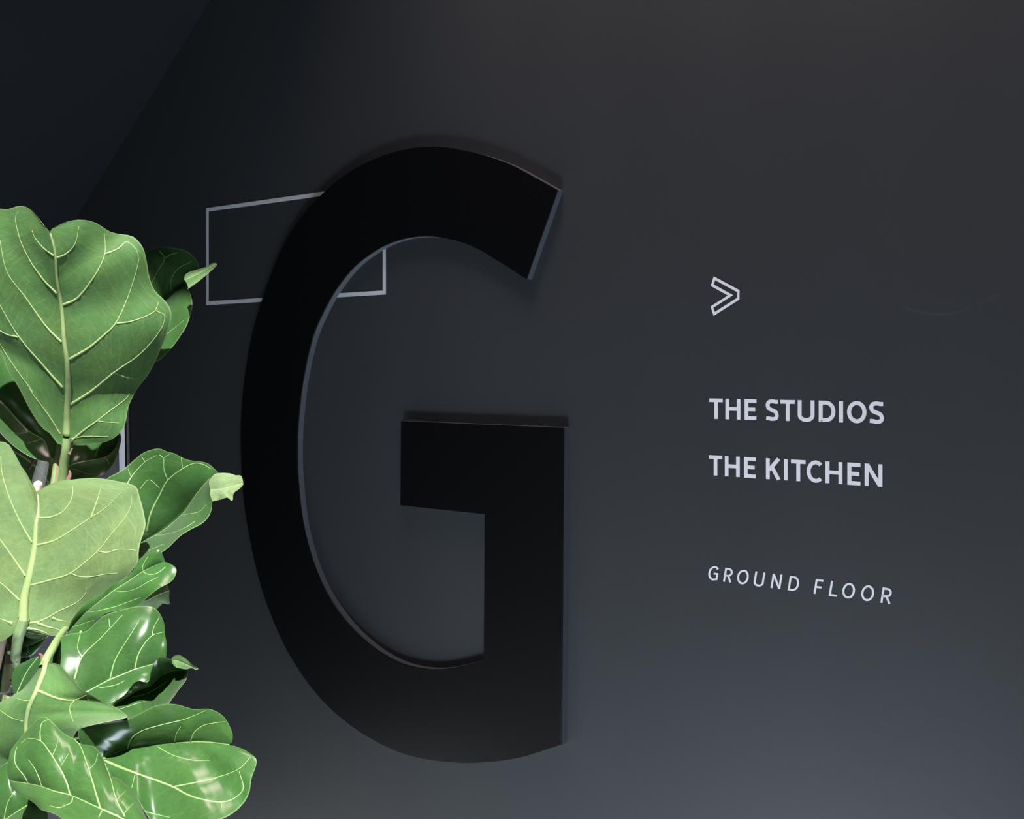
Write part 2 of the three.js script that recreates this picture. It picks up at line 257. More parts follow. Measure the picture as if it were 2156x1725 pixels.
lettering('thin white widely spaced words GROUND FLOOR below the bold lines', (x) => 1224.8 + (x - 1523) * 0.1338, (x) => 1195.3 + (x - 1526) * 0.1252, 4.8, (x) => 3.7 + (x - 1494) * 0.0016,
  [['G', 1489.8, 1510.2], ['R', 1522.8, 1540.2], ['O', 1550.4, 1574.2], ['U', 1586.2, 1607], ['N', 1622.8, 1643], ['D', 1658.8, 1680.4], ['F', 1713.3, 1729.6], ['L', 1745.3, 1761.8], ['O', 1771.8, 1797.8], ['O', 1811.6, 1838.2], ['R', 1854, 1875.4]]);
{ // the outlined arrow head
  const z = (pts) => pts.map(([x, y]) => [1480 + x / 17.25, 570 + y / 17.25]);
  const a = cut([z([[400, 212], [1336, 712], [1330, 1048], [395, 1640], [285, 1302], [915, 903], [293, 558]]), z([[448, 345], [1258, 785], [1250, 990], [436, 1504], [380, 1345], [1098, 890], [397, 507]])]);
  tag(add('wall_arrow', a, M.white), 'small white outlined arrow head pointing right, above the words', 'arrow');
}
{ // the outlined box that runs behind the big letter
  const y0 = (x) => 438.2 - (x - 436) * 0.1413, y1 = (x) => 642.6 - (x - 436) * 0.0577;
  const out = [[434.6, y0(434.6)], [812.5, y0(812.5)], [812.5, y1(812.5) - 0.6], [434.6, y1(434.6)]];
  const inn = [[439.3, y0(439.3) + 7.6], [806.4, y0(806.4) + 9.8], [806.4, y1(806.4) - 9.2], [439.3, y1(439.3) - 7.8]];
  tag(add('wall_outline', cut([out, inn]), new THREE.MeshStandardMaterial({ color: lin(0.62, 0.64, 0.68), roughness: 0.7 })), 'thin white rectangle outline on the wall, partly hidden by the big letter', 'sign outline');
}
// ---------------------------------------------------------------- the fiddle-leaf fig
// Points below are read off magnified views of the photograph: frame(x0, y0, magnification) turns them into picture points.
const frame = (x0, y0, k) => (...p) => { const o = []; for (let i = 0; i < p.length; i += 2) o.push([x0 + p[i] / k, y0 + p[i + 1] / k]); return o; };
const q1 = frame(0, 380, 3.318), q2 = frame(0, 820, 3.194), q3 = frame(0, 1220, 3.416), qA = frame(0, 880, 7.186), qB = frame(0, 1280, 7.186),
  qC = frame(200, 1330, 7.186), qD = frame(0, 1485, 7.186), qE = frame(210, 1120, 8.2125), qF = frame(220, 920, 6.3875), px = frame(0, 0, 1);
const ramp = (list, t) => { if (typeof list === 'number') return list; const n = list.length - 1, i = Math.min(n - 1, Math.floor(t * n)), f = t * n - i; return list[i] + (list[i + 1] - list[i]) * (f * f * (3 - 2 * f)); };
const curve = (pts, depth, dz) => {                                        // picture points with their own distances -> a smooth curve in the room
  const n = pts.length, acc = [0]; for (let i = 1; i < n; i++) acc.push(acc[i - 1] + Math.hypot(pts[i][0] - pts[i - 1][0], pts[i][1] - pts[i - 1][1]));
  const c = new THREE.CatmullRomCurve3(pts.map(([x, y], i) => at(x, y, depth + ramp(dz, acc[i] / acc[n - 1]))), false, 'centripetal'); c.arcLengthDivisions = 300; return c;
};
const toPicture = (p) => { const d = p.clone().sub(camera.position), z = -d.dot(BACK); return [W / 2 + d.dot(RIGHT) / z * F, H / 2 - d.dot(UP) / z * F, z]; };

// colours of a leaf: each side its own ground colour; the map carries mottling, the fine net of veins and a pale rim
function leafMap(seed, ground, net, fine, rungs) {
  const N = 384, c = document.createElement('canvas'); c.width = c.height = N; const g = c.getContext('2d'), r = rng(seed);
  const im = g.createImageData(N, N);
  for (let y = 0; y < N; y++) for (let x = 0; x < N; x++) {
    const k = 1 + 0.16 * fbm(x / 46 + seed, y / 46, 1.7, 3) + 0.10 * fbm(x / 9, y / 9 + seed, 5.1, 2), w = 0.10 * fbm(x / 70, y / 70 + seed * 3, 9.2, 2), i = (y * N + x) * 4;
    im.data[i] = Math.max(0, Math.min(255, ground[0] * (k + w))); im.data[i + 1] = Math.max(0, Math.min(255, ground[1] * k)); im.data[i + 2] = Math.max(0, Math.min(255, ground[2] * (k - w))); im.data[i + 3] = 255;
  }
  g.putImageData(im, 0, 0);
  g.lineJoin = 'round';
  for (const [a, b] of rungs) {                                             // fine cross veins between the side veins, with a kink half way
    const k = 0.4 + 0.25 * r(), m = [a[0] + (b[0] - a[0]) * k + (r() - 0.5) * 0.03, a[1] + (b[1] - a[1]) * k + (r() - 0.5) * 0.03];
    g.strokeStyle = `rgba(${net.join(',')},${(fine * (0.5 + 0.5 * r())).toFixed(3)})`; g.lineWidth = 0.8 + r() * 0.7;
    g.beginPath(); g.moveTo(a[0] * N, (1 - a[1]) * N); g.lineTo(m[0] * N, (1 - m[1]) * N); g.lineTo(b[0] * N, (1 - b[1]) * N); g.stroke();
  }
  for (const x of [0, N]) { g.strokeStyle = `rgba(${net.join(',')},0.55)`; g.lineWidth = 5; g.beginPath(); g.moveTo(x, 0); g.lineTo(x, N); g.stroke(); }
  const t = new THREE.CanvasTexture(c); t.colorSpace = THREE.SRGBColorSpace; t.magFilter = THREE.LinearFilter; return t;
}
const leafGrain = dataTexture(256, 256, (u, v, x, y) => { const k = 128 + 150 * (g1[(y * 2) * 512 + x * 2] - 0.5) * 2 + 60 * noise.noise(u * 22, v * 22, 0.5); return [Math.max(0, Math.min(255, k))]; });
leafGrain.repeat.set(3, 4);
const TOPSIDE = { ground: [60, 107, 48], net: [150, 186, 120], fine: 0.16, vein: lin(0.155, 0.255, 0.085) };
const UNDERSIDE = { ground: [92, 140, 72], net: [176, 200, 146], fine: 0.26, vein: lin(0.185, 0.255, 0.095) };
const sideMaterial = (under, map) => new THREE.MeshPhysicalMaterial({ map, color: lin(0.62, 0.62, 0.62), roughness: under ? 0.8 : 0.95, specularIntensity: under ? 0.5 : 0.25, clearcoat: under ? 0.10 : 0.8, clearcoatRoughness: under ? 0.5 : 0.24, transmission: 0.34, thickness: 0, bumpMap: leafGrain, bumpScale: under ? 0.0003 : 0.00025 });
const plainTop = new THREE.MeshPhysicalMaterial({ color: lin(0.020, 0.086, 0.017), roughness: 0.9, clearcoat: 0.85, clearcoatRoughness: 0.2, transmission: 0.34, thickness: 0 });
const plainUnder = new THREE.MeshPhysicalMaterial({ color: lin(0.07, 0.16, 0.042), roughness: 0.75, clearcoat: 0.1, clearcoatRoughness: 0.5, transmission: 0.34, thickness: 0 });
const rimMaterial = new THREE.MeshPhysicalMaterial({ color: lin(0.186, 0.260, 0.112), roughness: 0.5 });
const veinTop = new THREE.MeshPhysicalMaterial({ color: TOPSIDE.vein, roughness: 0.5, clearcoat: 0.3, clearcoatRoughness: 0.3 });
const veinUnder = new THREE.MeshPhysicalMaterial({ color: UNDERSIDE.vein, roughness: 0.6 });

function rod(points, normals, width, height, ring = 8) {                   // a rib: width and height per point, lying along the normals
  const n = points.length, pos = [], idx = [];
  for (let i = 0; i < n; i++) {
    const t = points[Math.min(n - 1, i + 1)].clone().sub(points[Math.max(0, i - 1)]).normalize(), N = normals[i].clone().addScaledVector(t, -normals[i].dot(t)).normalize(), S = t.clone().cross(N);
    for (let k = 0; k < ring; k++) { const a = k / ring * 2 * Math.PI, p = points[i].clone().addScaledVector(S, Math.cos(a) * width[i] / 2).addScaledVector(N, Math.sin(a) * height[i] / 2); pos.push(p.x, p.y, p.z); }
  }
  for (let i = 0; i < n - 1; i++) for (let k = 0; k < ring; k++) { const a = i * ring + k, b = i * ring + (k + 1) % ring, c = a + ring, d = b + ring; idx.push(a, b, c, b, d, c); }
  for (const [r, turn] of [[0, 1], [(n - 1) * ring, -1]]) for (let k = 1; k < ring - 1; k++) turn > 0 ? idx.push(r, r + k + 1, r + k) : idx.push(r, r + k, r + k + 1);
  const g = new THREE.BufferGeometry(); g.setAttribute('position', new THREE.Float32BufferAttribute(pos, 3)); g.setIndex(idx); g.computeVertexNormals(); return g;
}

const plant = new THREE.Group(); plant.name = numbered('fiddle_leaf_fig'); scene.add(plant);
tag(plant, 'large leafy fiddle-leaf fig in sunlight in front of the dark wall at left', 'plant');

// One leaf. mid, L, R run from base to tip; dz = distances [mid, L, R] along the leaf, added to depth; veins per half.
const bases = [];
function leaf(o) {
  const { depth, under = false, seed = 1, bow = 0.10, pillow = 0.0016, wave = 0, ribs = [9, 3], vw = 4, parent = plant, name = 'leaf', dz = [0, 0, 0], fine } = o;
  const NT = o.nt ?? 64, NU = o.nu ?? 22, cols = 2 * NU + 1, side = under ? UNDERSIDE : TOPSIDE;
  const [cM, cL, cR] = [curve(o.mid, depth, dz[0]), curve(o.L, depth, dz[1]), curve(o.R, depth, dz[2])];
  if (parent === plant && !o.stalked) bases.push([cM.getPointAt(0), cM.getTangentAt(0), (o.ribs?.[0] ?? 8) * depth / F]);
  const P = [], dirs = [];
  for (let i = 0; i <= NT; i++) {
    const t = i / NT, m = cM.getPointAt(t), l = cL.getPointAt(t), r = cR.getPointAt(t), view = camera.position.clone().sub(m).normalize();
    for (let j = 0; j < cols; j++) {
      const u = (j - NU) / NU, e = u < 0 ? l : r, a = Math.abs(u), d = e.clone().sub(m), w = d.length(), p = m.clone().addScaledVector(d, a);
      const along = cM.getTangentAt(t), N = along.clone().cross(u < 0 ? d.clone().negate() : d); if (N.lengthSq() < 1e-12) N.copy(view); N.normalize(); if (N.dot(view) < 0) N.negate();
      const b = Array.isArray(bow) ? (u < 0 ? bow[0] : bow[1]) : bow;
      p.addScaledVector(N, b * w * 4 * a * (1 - a) + wave * a * a * Math.sin(t * 17 + seed + (u < 0 ? 0 : 2)) * Math.sin(Math.PI * t));
      P.push(p); dirs.push(N);
    }
  }
  const id = (i, j) => i * cols + j, pic = P.map(toPicture);
  // where a picture point lies on the leaf: nearest grid point, then one linear step
  const find = (x, y, s) => {
    let best = 1e9, bi = 0, bj = 0; const j0 = s < 0 ? 0 : NU, j1 = s < 0 ? NU : cols - 1;
    for (let i = 0; i <= NT; i++) for (let j = j0; j <= j1; j++) { const q = pic[id(i, j)], d = (q[0] - x) ** 2 + (q[1] - y) ** 2; if (d < best) { best = d; bi = i; bj = j; } }
    const ia = Math.max(0, bi - 1), ib = Math.min(NT, bi + 1), ja = Math.max(j0, bj - 1), jb = Math.min(j1, bj + 1);
    const q = pic[id(bi, bj)], ti = [0, 1].map((k) => (pic[id(ib, bj)][k] - pic[id(ia, bj)][k]) / (ib - ia)), uj = [0, 1].map((k) => (pic[id(bi, jb)][k] - pic[id(bi, ja)][k]) / (jb - ja));
    const det = ti[0] * uj[1] - ti[1] * uj[0], dx = x - q[0], dy = y - q[1]; let a = 0, b = 0;
    if (Math.abs(det) > 0.05) { a = Math.max(-1, Math.min(1, (dx * uj[1] - dy * uj[0]) / det)); b = Math.max(-1, Math.min(1, (ti[0] * dy - ti[1] * dx) / det)); }
    return [Math.max(0, Math.min(NT, bi + a)) / NT, (Math.max(j0, Math.min(j1, bj + b)) - NU) / NU];
  };
  const veins = [];                                                        // [[t, u] ...] along each side vein
  for (const [list, s] of [[o.VL ?? [], -1], [o.VR ?? [], 1]]) for (const v of list) {
    const c = new THREE.CatmullRomCurve3(v.map(([x, y]) => V3(x, y, 0)), false, 'centripetal'), n = Math.max(8, Math.round(c.getLength() / 5));
    veins.push(c.getPoints(n).map((p) => find(p.x, p.y, s)));
  }
  // the blade swells between the veins, towards its upper side
  const up = under ? -1 : 1, ribPts = [...veins.flat().map(([t, u]) => [t, u]), ...Array.from({ length: 60 }, (_, k) => [k / 59, 0])].map(([t, u]) => pic[id(Math.round(t * NT), Math.round(u * NU) + NU)]);
  const Q = P.map((p, k) => {
    let d = 1e9; for (const r of ribPts) { const e = (pic[k][0] - r[0]) ** 2 + (pic[k][1] - r[1]) ** 2; if (e < d) d = e; }
    const u = Math.abs(k % cols - NU) / NU; return p.clone().addScaledVector(dirs[k], up * pillow * (1 - Math.exp(-Math.sqrt(d) / 16)) * (1 - u ** 6));
  });
  // normals of the grid, turned to the camera's side of the leaf
  const Nn = Q.map((_, k) => { const i = Math.floor(k / cols), j = k % cols, a = Q[id(Math.min(NT, i + 1), j)].clone().sub(Q[id(Math.max(0, i - 1), j)]), b = Q[id(i, Math.min(cols - 1, j + 1))].clone().sub(Q[id(i, Math.max(0, j - 1))]); const n = a.cross(b); if (n.lengthSq() < 1e-16) n.copy(dirs[k]); return n.normalize(); });
  const flip = (() => { const k = id(NT >> 1, NU + (NU >> 1)), k2 = id(NT >> 1, NU >> 1); return Nn[k].dot(dirs[k]) + Nn[k2].dot(dirs[k2]) < 0 ? -1 : 1; })();
  const T2 = 0.0004, pos = [], nor = [], uv = [], idx = [[], [], []];
  for (const s of [1, -1]) for (let k = 0; k < Q.length; k++) { const n = Nn[k].clone().multiplyScalar(flip), p = Q[k].clone().addScaledVector(n, s * T2), i = Math.floor(k / cols), j = k % cols; pos.push(p.x, p.y, p.z); nor.push(n.x * s, n.y * s, n.z * s); uv.push(j / (cols - 1), i / NT); }
  const off = Q.length;
  for (let i = 0; i < NT; i++) for (let j = 0; j < cols - 1; j++) {
    const a = id(i, j), b = id(i, j + 1), c = id(i + 1, j), d = id(i + 1, j + 1), f = flip > 0 ? [a, c, b, b, c, d] : [a, b, c, b, d, c];
    idx[0].push(...f); idx[1].push(...f.map((k) => k + off).reverse());
  }
  for (const j of [0, cols - 1]) for (let i = 0; i < NT; i++) { const a = id(i, j), b = id(i + 1, j); idx[2].push(a, b, a + off, b, b + off, a + off); }
  const g = new THREE.BufferGeometry(); g.setAttribute('position', new THREE.Float32BufferAttribute(pos, 3)); g.setAttribute('normal', new THREE.Float32BufferAttribute(nor, 3)); g.setAttribute('uv', new THREE.Float32BufferAttribute(uv, 2));
  g.setIndex([...idx[0], ...idx[1], ...idx[2]]); g.addGroup(0, idx[0].length, 0); g.addGroup(idx[0].length, idx[1].length, 1); g.addGroup(idx[0].length + idx[1].length, idx[2].length, 2);
  // rungs of the fine net: from each side vein towards the nearest other vein further out
  const rungs = [], r = rng(seed * 77 + 5), UVof = ([t, u]) => [(u + 1) / 2, t];
  const all = [...veins, Array.from({ length: 40 }, (_, k) => [k / 39, 0])];
  veins.forEach((v, a) => { for (let k = 2; k < v.length - 1; k += 4) { const p = v[k], s = Math.sign(p[1] || 1); for (const dir of [0.05 + r() * 0.1, -0.05 - r() * 0.1]) { const reach = 0.10 + r() * 0.14, q = [Math.max(0, Math.min(1, p[0] + Math.sign(dir) * reach * 0.55)), Math.max(-1, Math.min(1, p[1] + s * Math.sign(-dir) * reach * (0.1 + r() * 0.9)))]; if (q[1] * s > 0) rungs.push([UVof(p), UVof(q)]); } } });
  for (let k = 0; k < 30; k++) { const t = 0.05 + 0.9 * k / 30 + r() * 0.015, s = k % 2 ? 1 : -1, w = 0.15 + r() * 0.2; rungs.push([UVof([t, 0]), UVof([Math.min(1, t + 0.01 + r() * 0.03), s * w])]); }
  const map = leafMap(seed, o.ground ?? side.ground, side.net, fine ?? side.fine, rungs);
  const mesh = add(name, g, [sideMaterial(under, map), under ? plainTop : plainUnder, rimMaterial], parent);
  // ribs: the midrib and the side veins, proud below, shallow above
  const surf = (t, u) => { const x = t * NT, y = u * NU + NU, i = Math.min(NT - 1, Math.floor(x)), j = Math.min(cols - 2, Math.floor(y)), a = x - i, b = y - j, mixv = (A) => A[id(i, j)].clone().multiplyScalar((1 - a) * (1 - b)).addScaledVector(A[id(i + 1, j)], a * (1 - b)).addScaledVector(A[id(i, j + 1)], (1 - a) * b).addScaledVector(A[id(i + 1, j + 1)], a * b); return [mixv(Q), mixv(Nn).multiplyScalar(flip).normalize()]; };
  const m2 = depth / F, tall = under ? 0.75 : 0.22, rib = (path, w0, w1) => { const s = path.map(([t, u]) => surf(t, u)), n = s.length, w = s.map((_, k) => Math.max(0.0007, (w0 + (w1 - w0) * (k / (n - 1)) ** 0.8) * m2)); return rod(s.map((x) => x[0].addScaledVector(x[1], T2 * 0.5)), s.map((x) => x[1]), w, w.map((x) => Math.max(0.0013, x * tall))); };
  const vm = under ? veinUnder : veinTop;
  if (ribs) add('midrib', rib(Array.from({ length: 61 }, (_, k) => [k / 60 * 0.985, 0]), ribs[0], ribs[1]), vm, mesh);
  const lines = veins.filter((v) => v.length > 3);
  if (lines.length) add('side_veins', mergeGeometries(lines.map((v, k) => rib(v, vw * (under ? 1 : 0.8) * (o.wk?.[k] ?? 1), 1.4))), vm, mesh).userData.kind = 'stuff';
  return mesh;
}

// --- upper big leaf, underside to the viewer
leaf({ depth: 1.5, under: true, stalked: true, seed: 3, bow: [0.05, 0.08], wave: 0.004, ribs: [17, 4], vw: 5.5, dz: [[0.01, -0.05, -0.10], [0.01, -0.01, -0.01, -0.05, -0.10], [0.01, 0.02, 0.0, -0.04, -0.10]],
  mid: [...qA(1010, 330), ...q2(450, 250, 455, 100), ...q1(478, 1500, 470, 1270, 450, 1130, 430, 880, 400, 700, 385, 500, 345, 345)],
  R: [...qA(1010, 350, 1090, 390, 1200, 420, 1400, 390, 1600, 360, 1740, 290, 1850, 180), ...q1(875, 1700, 900, 1570, 960, 1460, 1040, 1360, 1090, 1260, 1140, 1130, 1185, 1000, 1192, 910, 1150, 840, 1080, 770, 1045, 680, 1025, 560, 1000, 470, 930, 395, 860, 380, 770, 360, 700, 315, 640, 285, 540, 275, 450, 295, 380, 330, 345, 345)],
  L: [...qA(1010, 350, 930, 420, 860, 380, 760, 240, 640, 160), ...px(62, 862, 39, 814, 18, 775, 5, 735, -30, 700, -80, 660, -110, 590, -115, 530, -90, 475, -45, 445), ...q1(0, 200, 40, 205, 90, 190, 140, 178, 200, 195, 260, 250, 305, 315, 345, 345)],
  VR: [q1(390, 540, 440, 525, 490, 490, 530, 430, 552, 320), q1(435, 870, 530, 830, 640, 700, 710, 580, 735, 500, 728, 370), q1(735, 515, 830, 475, 885, 430, 950, 480, 972, 550),
    q1(475, 1255, 620, 1170, 740, 1070, 808, 1000, 880, 850, 945, 660, 972, 550), q1(815, 1000, 920, 985, 1080, 915, 1108, 850), q1(1090, 912, 1150, 945, 1130, 1040),
    q1(495, 1565, 640, 1470, 800, 1340, 970, 1220, 1090, 1090, 1140, 1010), q1(800, 1345, 880, 1375, 950, 1385), [...q2(480, 348, 560, 280, 650, 215, 760, 130, 850, 60), ...q1(905, 1490)], q2(650, 212, 720, 222, 800, 228), q2(480, 335, 560, 318, 730, 318)],
  VL: [q1(375, 525, 300, 470, 245, 400, 225, 350), q1(395, 790, 300, 690, 210, 560, 140, 410, 110, 260, 130, 215), q1(430, 1130, 330, 1030, 180, 820, 50, 640, 0, 420), q1(435, 1445, 300, 1290, 130, 1090, 0, 870, -150, 600), q1(125, 1095, 60, 1080, 0, 1050, -120, 960), [...q2(405, 300, 330, 180, 200, 0), ...q1(230, 1480, 100, 1300, 0, 1140)]],
  wk: [0.8, 1, 1.1, 1.2, 0.8, 0.6, 0.9, 1, 0.8, 1.1, 0.8, 0.6, 1.1, 0.6, 1, 0.5, 0.7] });

// --- small dark curled leaf behind it, and its upturned tip
const l2 = leaf({ depth: 1.56, seed: 9, bow: [0.10, 0.06], ribs: [7, 2], vw: 2.6, dz: [[0.02, 0.05, 0.03], [0.02, 0.05, 0.0, 0.0], [0.0, -0.02, -0.02, 0.01]],
  mid: q1(980, 1000, 1060, 930, 1150, 842, 1230, 765, 1300, 715), L: q1(980, 1000, 940, 800, 980, 600, 1025, 505, 1070, 475, 1130, 463, 1210, 472, 1280, 485, 1340, 520, 1375, 565, 1386, 615, 1340, 670, 1300, 715), R: q1(980, 1010, 1000, 1180, 1090, 1265, 1200, 1170, 1260, 1090, 1300, 1020, 1325, 950, 1342, 880, 1335, 810, 1310, 755, 1300, 715),
  VL: [q1(1055, 730, 1100, 640, 1150, 545, 1115, 490), q1(1150, 545, 1190, 520, 1240, 505), q1(1195, 775, 1195, 700, 1240, 620, 1340, 565)], VR: [q1(1120, 1110, 1200, 1050, 1285, 980)] });
leaf({ depth: 1.51, under: true, seed: 10, bow: -0.1, ribs: [2, 1.5], nt: 24, nu: 8, name: 'leaf_tip', parent: l2, dz: [[0.0, -0.02], [0.015, -0.01], [-0.02, -0.02]],
  mid: q1(1295, 700, 1390, 655, 1514, 586), L: q1(1285, 690, 1300, 655, 1370, 625, 1440, 605, 1490, 578, 1514, 583), R: q1(1310, 757, 1350, 730, 1390, 700, 1450, 650, 1505, 600, 1516, 588) });

// --- dark leaf at far left with a rolled lower margin, and the green one below it
leaf({ depth: 1.57, seed: 12, bow: [0.06, -0.12], ribs: [12, 6], vw: 3, dz: [[0, 0.04, 0.05], [0, 0.05, 0.06], [0, -0.02, -0.03]], mid: [...qA(850, 940, 770, 620, 690, 380, 640, 320, 450, 210, 240, 0), ...px(0, 843, -70, 790)],
  L: px(118, 1010, 128, 960, 115, 890, 70, 810, 15, 745, -50, 740, -70, 790), R: [...qA(860, 945, 800, 850, 740, 760, 640, 660, 520, 615, 370, 540, 200, 420, 80, 310, 0, 225), ...px(-40, 870, -90, 830, -70, 790)], VR: [qA(640, 320, 560, 350, 420, 390), qA(450, 210, 330, 240, 180, 230)] });
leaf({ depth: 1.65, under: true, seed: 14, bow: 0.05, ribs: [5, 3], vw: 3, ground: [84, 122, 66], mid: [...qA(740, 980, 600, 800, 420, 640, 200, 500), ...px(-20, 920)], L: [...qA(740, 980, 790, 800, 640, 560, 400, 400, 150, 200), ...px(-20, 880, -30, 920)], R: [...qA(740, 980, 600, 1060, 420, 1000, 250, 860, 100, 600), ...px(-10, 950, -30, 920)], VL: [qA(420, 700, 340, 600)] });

// --- dark leaf right of the stem
leaf({ depth: 1.6, seed: 16, bow: 0.10, ribs: [5, 2], vw: 2.6, dz: [[0, 0.02, 0.02], [0, 0.03, 0.03, 0.02], [0, -0.04, -0.02, 0.02]], mid: qA(985, 770, 1120, 700, 1300, 660, 1570, 605, 1740, 480, 1822, 240), L: qA(985, 760, 1010, 560, 1120, 420, 1400, 300, 1650, 220, 1790, 200, 1822, 240), R: qA(985, 780, 1040, 900, 1150, 960, 1300, 925, 1480, 900, 1640, 790, 1740, 650, 1800, 480, 1835, 320, 1822, 240),
  VR: [qA(1080, 770, 1200, 810, 1370, 870), qA(1580, 605, 1640, 660, 1650, 700)], VL: [qA(1440, 600, 1470, 500, 1500, 440)] });

// --- glossy folded leaf at mid height and its upturned tip
const l6 = leaf({ depth: 1.49, seed: 21, bow: [0.06, 0.01], wave: 0.004, ribs: [8, 3], vw: 4, dz: [[0.05, 0.07, 0.07, 0.03], [0.05, 0.02, 0.05, 0.05, 0.03], [0.02, -0.03, -0.02, 0.01]],
  mid: qF(250, 1560, 490, 1425, 760, 1280, 1040, 1050, 1260, 745, 1420, 562), L: qF(250, 1540, 60, 1100, -60, 700, 40, 550, 180, 480, 300, 400, 400, 310, 500, 230, 600, 185, 700, 155, 770, 155, 860, 190, 960, 215, 1040, 265, 1130, 310, 1230, 330, 1320, 340, 1400, 370, 1460, 420, 1530, 490, 1470, 540, 1420, 562),
  R: qF(250, 1570, 320, 1700, 480, 1665, 600, 1600, 750, 1520, 900, 1440, 1050, 1350, 1200, 1240, 1310, 1150, 1390, 1030, 1440, 870, 1432, 700, 1420, 562),
  VL: [qF(290, 670, 360, 545, 540, 345, 700, 250), qF(570, 1270, 600, 1100, 650, 960, 740, 790, 850, 590, 1060, 425, 1210, 360, 1320, 370, 1430, 430), qF(850, 580, 800, 430, 795, 290, 740, 240), qF(795, 290, 870, 240), qF(1050, 420, 1030, 270), qF(480, 700, 600, 580, 740, 690), qF(360, 545, 320, 440), qF(550, 340, 500, 270)],
  VR: [qF(1040, 1060, 1150, 1040, 1280, 1010, 1370, 920), qF(690, 1330, 820, 1320, 1060, 1240, 1220, 1140), qF(420, 1500, 500, 1550, 800, 1450)], wk: [1.1, 1.6, 0.8, 0.6, 0.6, 0.6, 0.5, 0.5, 0.9, 0.8, 0.8] });
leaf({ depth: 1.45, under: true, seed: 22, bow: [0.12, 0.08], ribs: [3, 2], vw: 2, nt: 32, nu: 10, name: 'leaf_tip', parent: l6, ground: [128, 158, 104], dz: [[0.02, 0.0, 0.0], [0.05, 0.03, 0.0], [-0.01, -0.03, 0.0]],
  mid: qF(1430, 720, 1600, 700, 1720, 670, 1868, 630), L: qF(1425, 570, 1480, 508, 1560, 490, 1680, 495, 1760, 520, 1840, 530, 1868, 620), R: qF(1450, 872, 1560, 845, 1660, 820, 1718, 858, 1730, 770, 1800, 710, 1868, 640), VR: [qF(1480, 850, 1560, 780, 1680, 700)] });

// --- second big leaf, underside to the viewer, in the sun
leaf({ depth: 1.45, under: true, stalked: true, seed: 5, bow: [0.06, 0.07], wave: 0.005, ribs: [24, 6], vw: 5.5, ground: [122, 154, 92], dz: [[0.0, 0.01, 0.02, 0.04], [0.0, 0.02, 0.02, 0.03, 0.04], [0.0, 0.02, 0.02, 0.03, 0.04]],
  mid: [...px(48, 1316), ...q2(165, 1400, 200, 1250, 235, 1050, 245, 900), ...qA(575, 1500, 580, 1300, 565, 1170, 505, 1138)],
  R: [...px(48, 1318, 62, 1326, 84, 1332, 104, 1338, 124, 1338, 138, 1331, 147, 1318, 166, 1300, 190, 1280, 220, 1252, 250, 1229, 268, 1215, 283, 1198), ...qE(690, 500), ...qF(470, 1600, 490, 1420, 530, 1280, 545, 1180, 520, 1050, 480, 880, 455, 800, 445, 720, 420, 670), ...qA(1850, 975, 1600, 940, 1400, 925, 1100, 940, 900, 960, 760, 1000, 650, 1055, 560, 1115, 505, 1138)],
  L: [...px(46, 1318, 35, 1328, 18, 1342, 0, 1352, -50, 1350, -100, 1320, -150, 1230, -160, 1120, -120, 1000, -60, 940), ...qA(0, 360, 90, 385, 140, 430, 200, 560, 270, 680, 380, 820, 450, 960, 480, 1090, 505, 1138)],
  VR: [q2(255, 865, 340, 860, 420, 825, 470, 760, 490, 700, 488, 650), q2(240, 1050, 360, 1020, 480, 950, 600, 870, 720, 790, 820, 690), q2(612, 865, 650, 760, 685, 645), q2(200, 1320, 350, 1280, 470, 1240, 600, 1140, 665, 1080, 760, 960, 850, 850, 885, 760, 880, 690), q2(665, 1090, 720, 1098, 790, 1078, 880, 1080, 915, 1085), q2(480, 1240, 530, 1258, 600, 1262, 700, 1245, 790, 1235), q2(165, 1575, 270, 1560, 400, 1490, 520, 1430, 575, 1370, 580, 1330),
    qB(560, 230, 720, 290, 920, 340), qB(790, 150, 860, 180, 1010, 210), qB(380, 310, 540, 325, 720, 390)],
  VL: [q2(215, 1030, 140, 900, 60, 720, 15, 560, 5, 450), q2(170, 1255, 100, 1150, 0, 1010, -120, 860), q2(130, 1420, 60, 1350, 0, 1300, -150, 1220), qB(190, 240, 100, 205, 0, 165)], wk: [0.9, 1.1, 0.9, 1.4, 1, 1, 1, 0.8, 0.7, 0.7, 0.8, 1.3, 1.5, 1.3] });

// --- glossy leaf under the folded one
leaf({ depth: 1.4, seed: 25, bow: [0.08, 0.10], wave: 0.004, ribs: [9, 3], vw: 3, ground: [62, 113, 48], dz: [[0.04, 0.04, 0.03, 0.04], [0.03, 0.04, 0.04, 0.04], [0.03, 0.01, 0.0, 0.03]], mid: [...qB(1030, 345, 1110, 260, 1320, 60), ...qE(250, 1020, 500, 860, 750, 690, 900, 610, 1050, 545, 1130, 558)],
  L: [...px(143, 1327, 152, 1302, 183, 1268, 220, 1246, 252, 1228, 270, 1212, 285, 1194, 294, 1178), ...qE(780, 430, 900, 362, 1000, 315, 1045, 328, 1090, 420, 1120, 500, 1130, 558)], R: [...qB(1025, 350, 1040, 390, 1180, 378, 1300, 350, 1380, 290, 1440, 200), ...qE(0, 1500, 100, 1450, 300, 1370, 500, 1310, 660, 1240, 800, 1160, 950, 1070, 1080, 975, 1180, 910, 1260, 830, 1300, 750, 1322, 660, 1310, 620, 1260, 578, 1200, 556, 1130, 558)],
  VL: [qE(750, 690, 745, 600, 790, 500, 840, 430)], VR: [qE(250, 1025, 440, 1040, 640, 985, 840, 870, 1010, 790), qE(750, 700, 850, 745, 960, 735, 1060, 680, 1140, 610), qE(0, 1370, 330, 1280, 560, 1190, 700, 1140), qB(1050, 310, 1250, 250, 1420, 190), qB(1330, 70, 1450, 60, 1640, 10)], wk: [0.8, 1, 1, 0.9, 0.8, 0.8] });
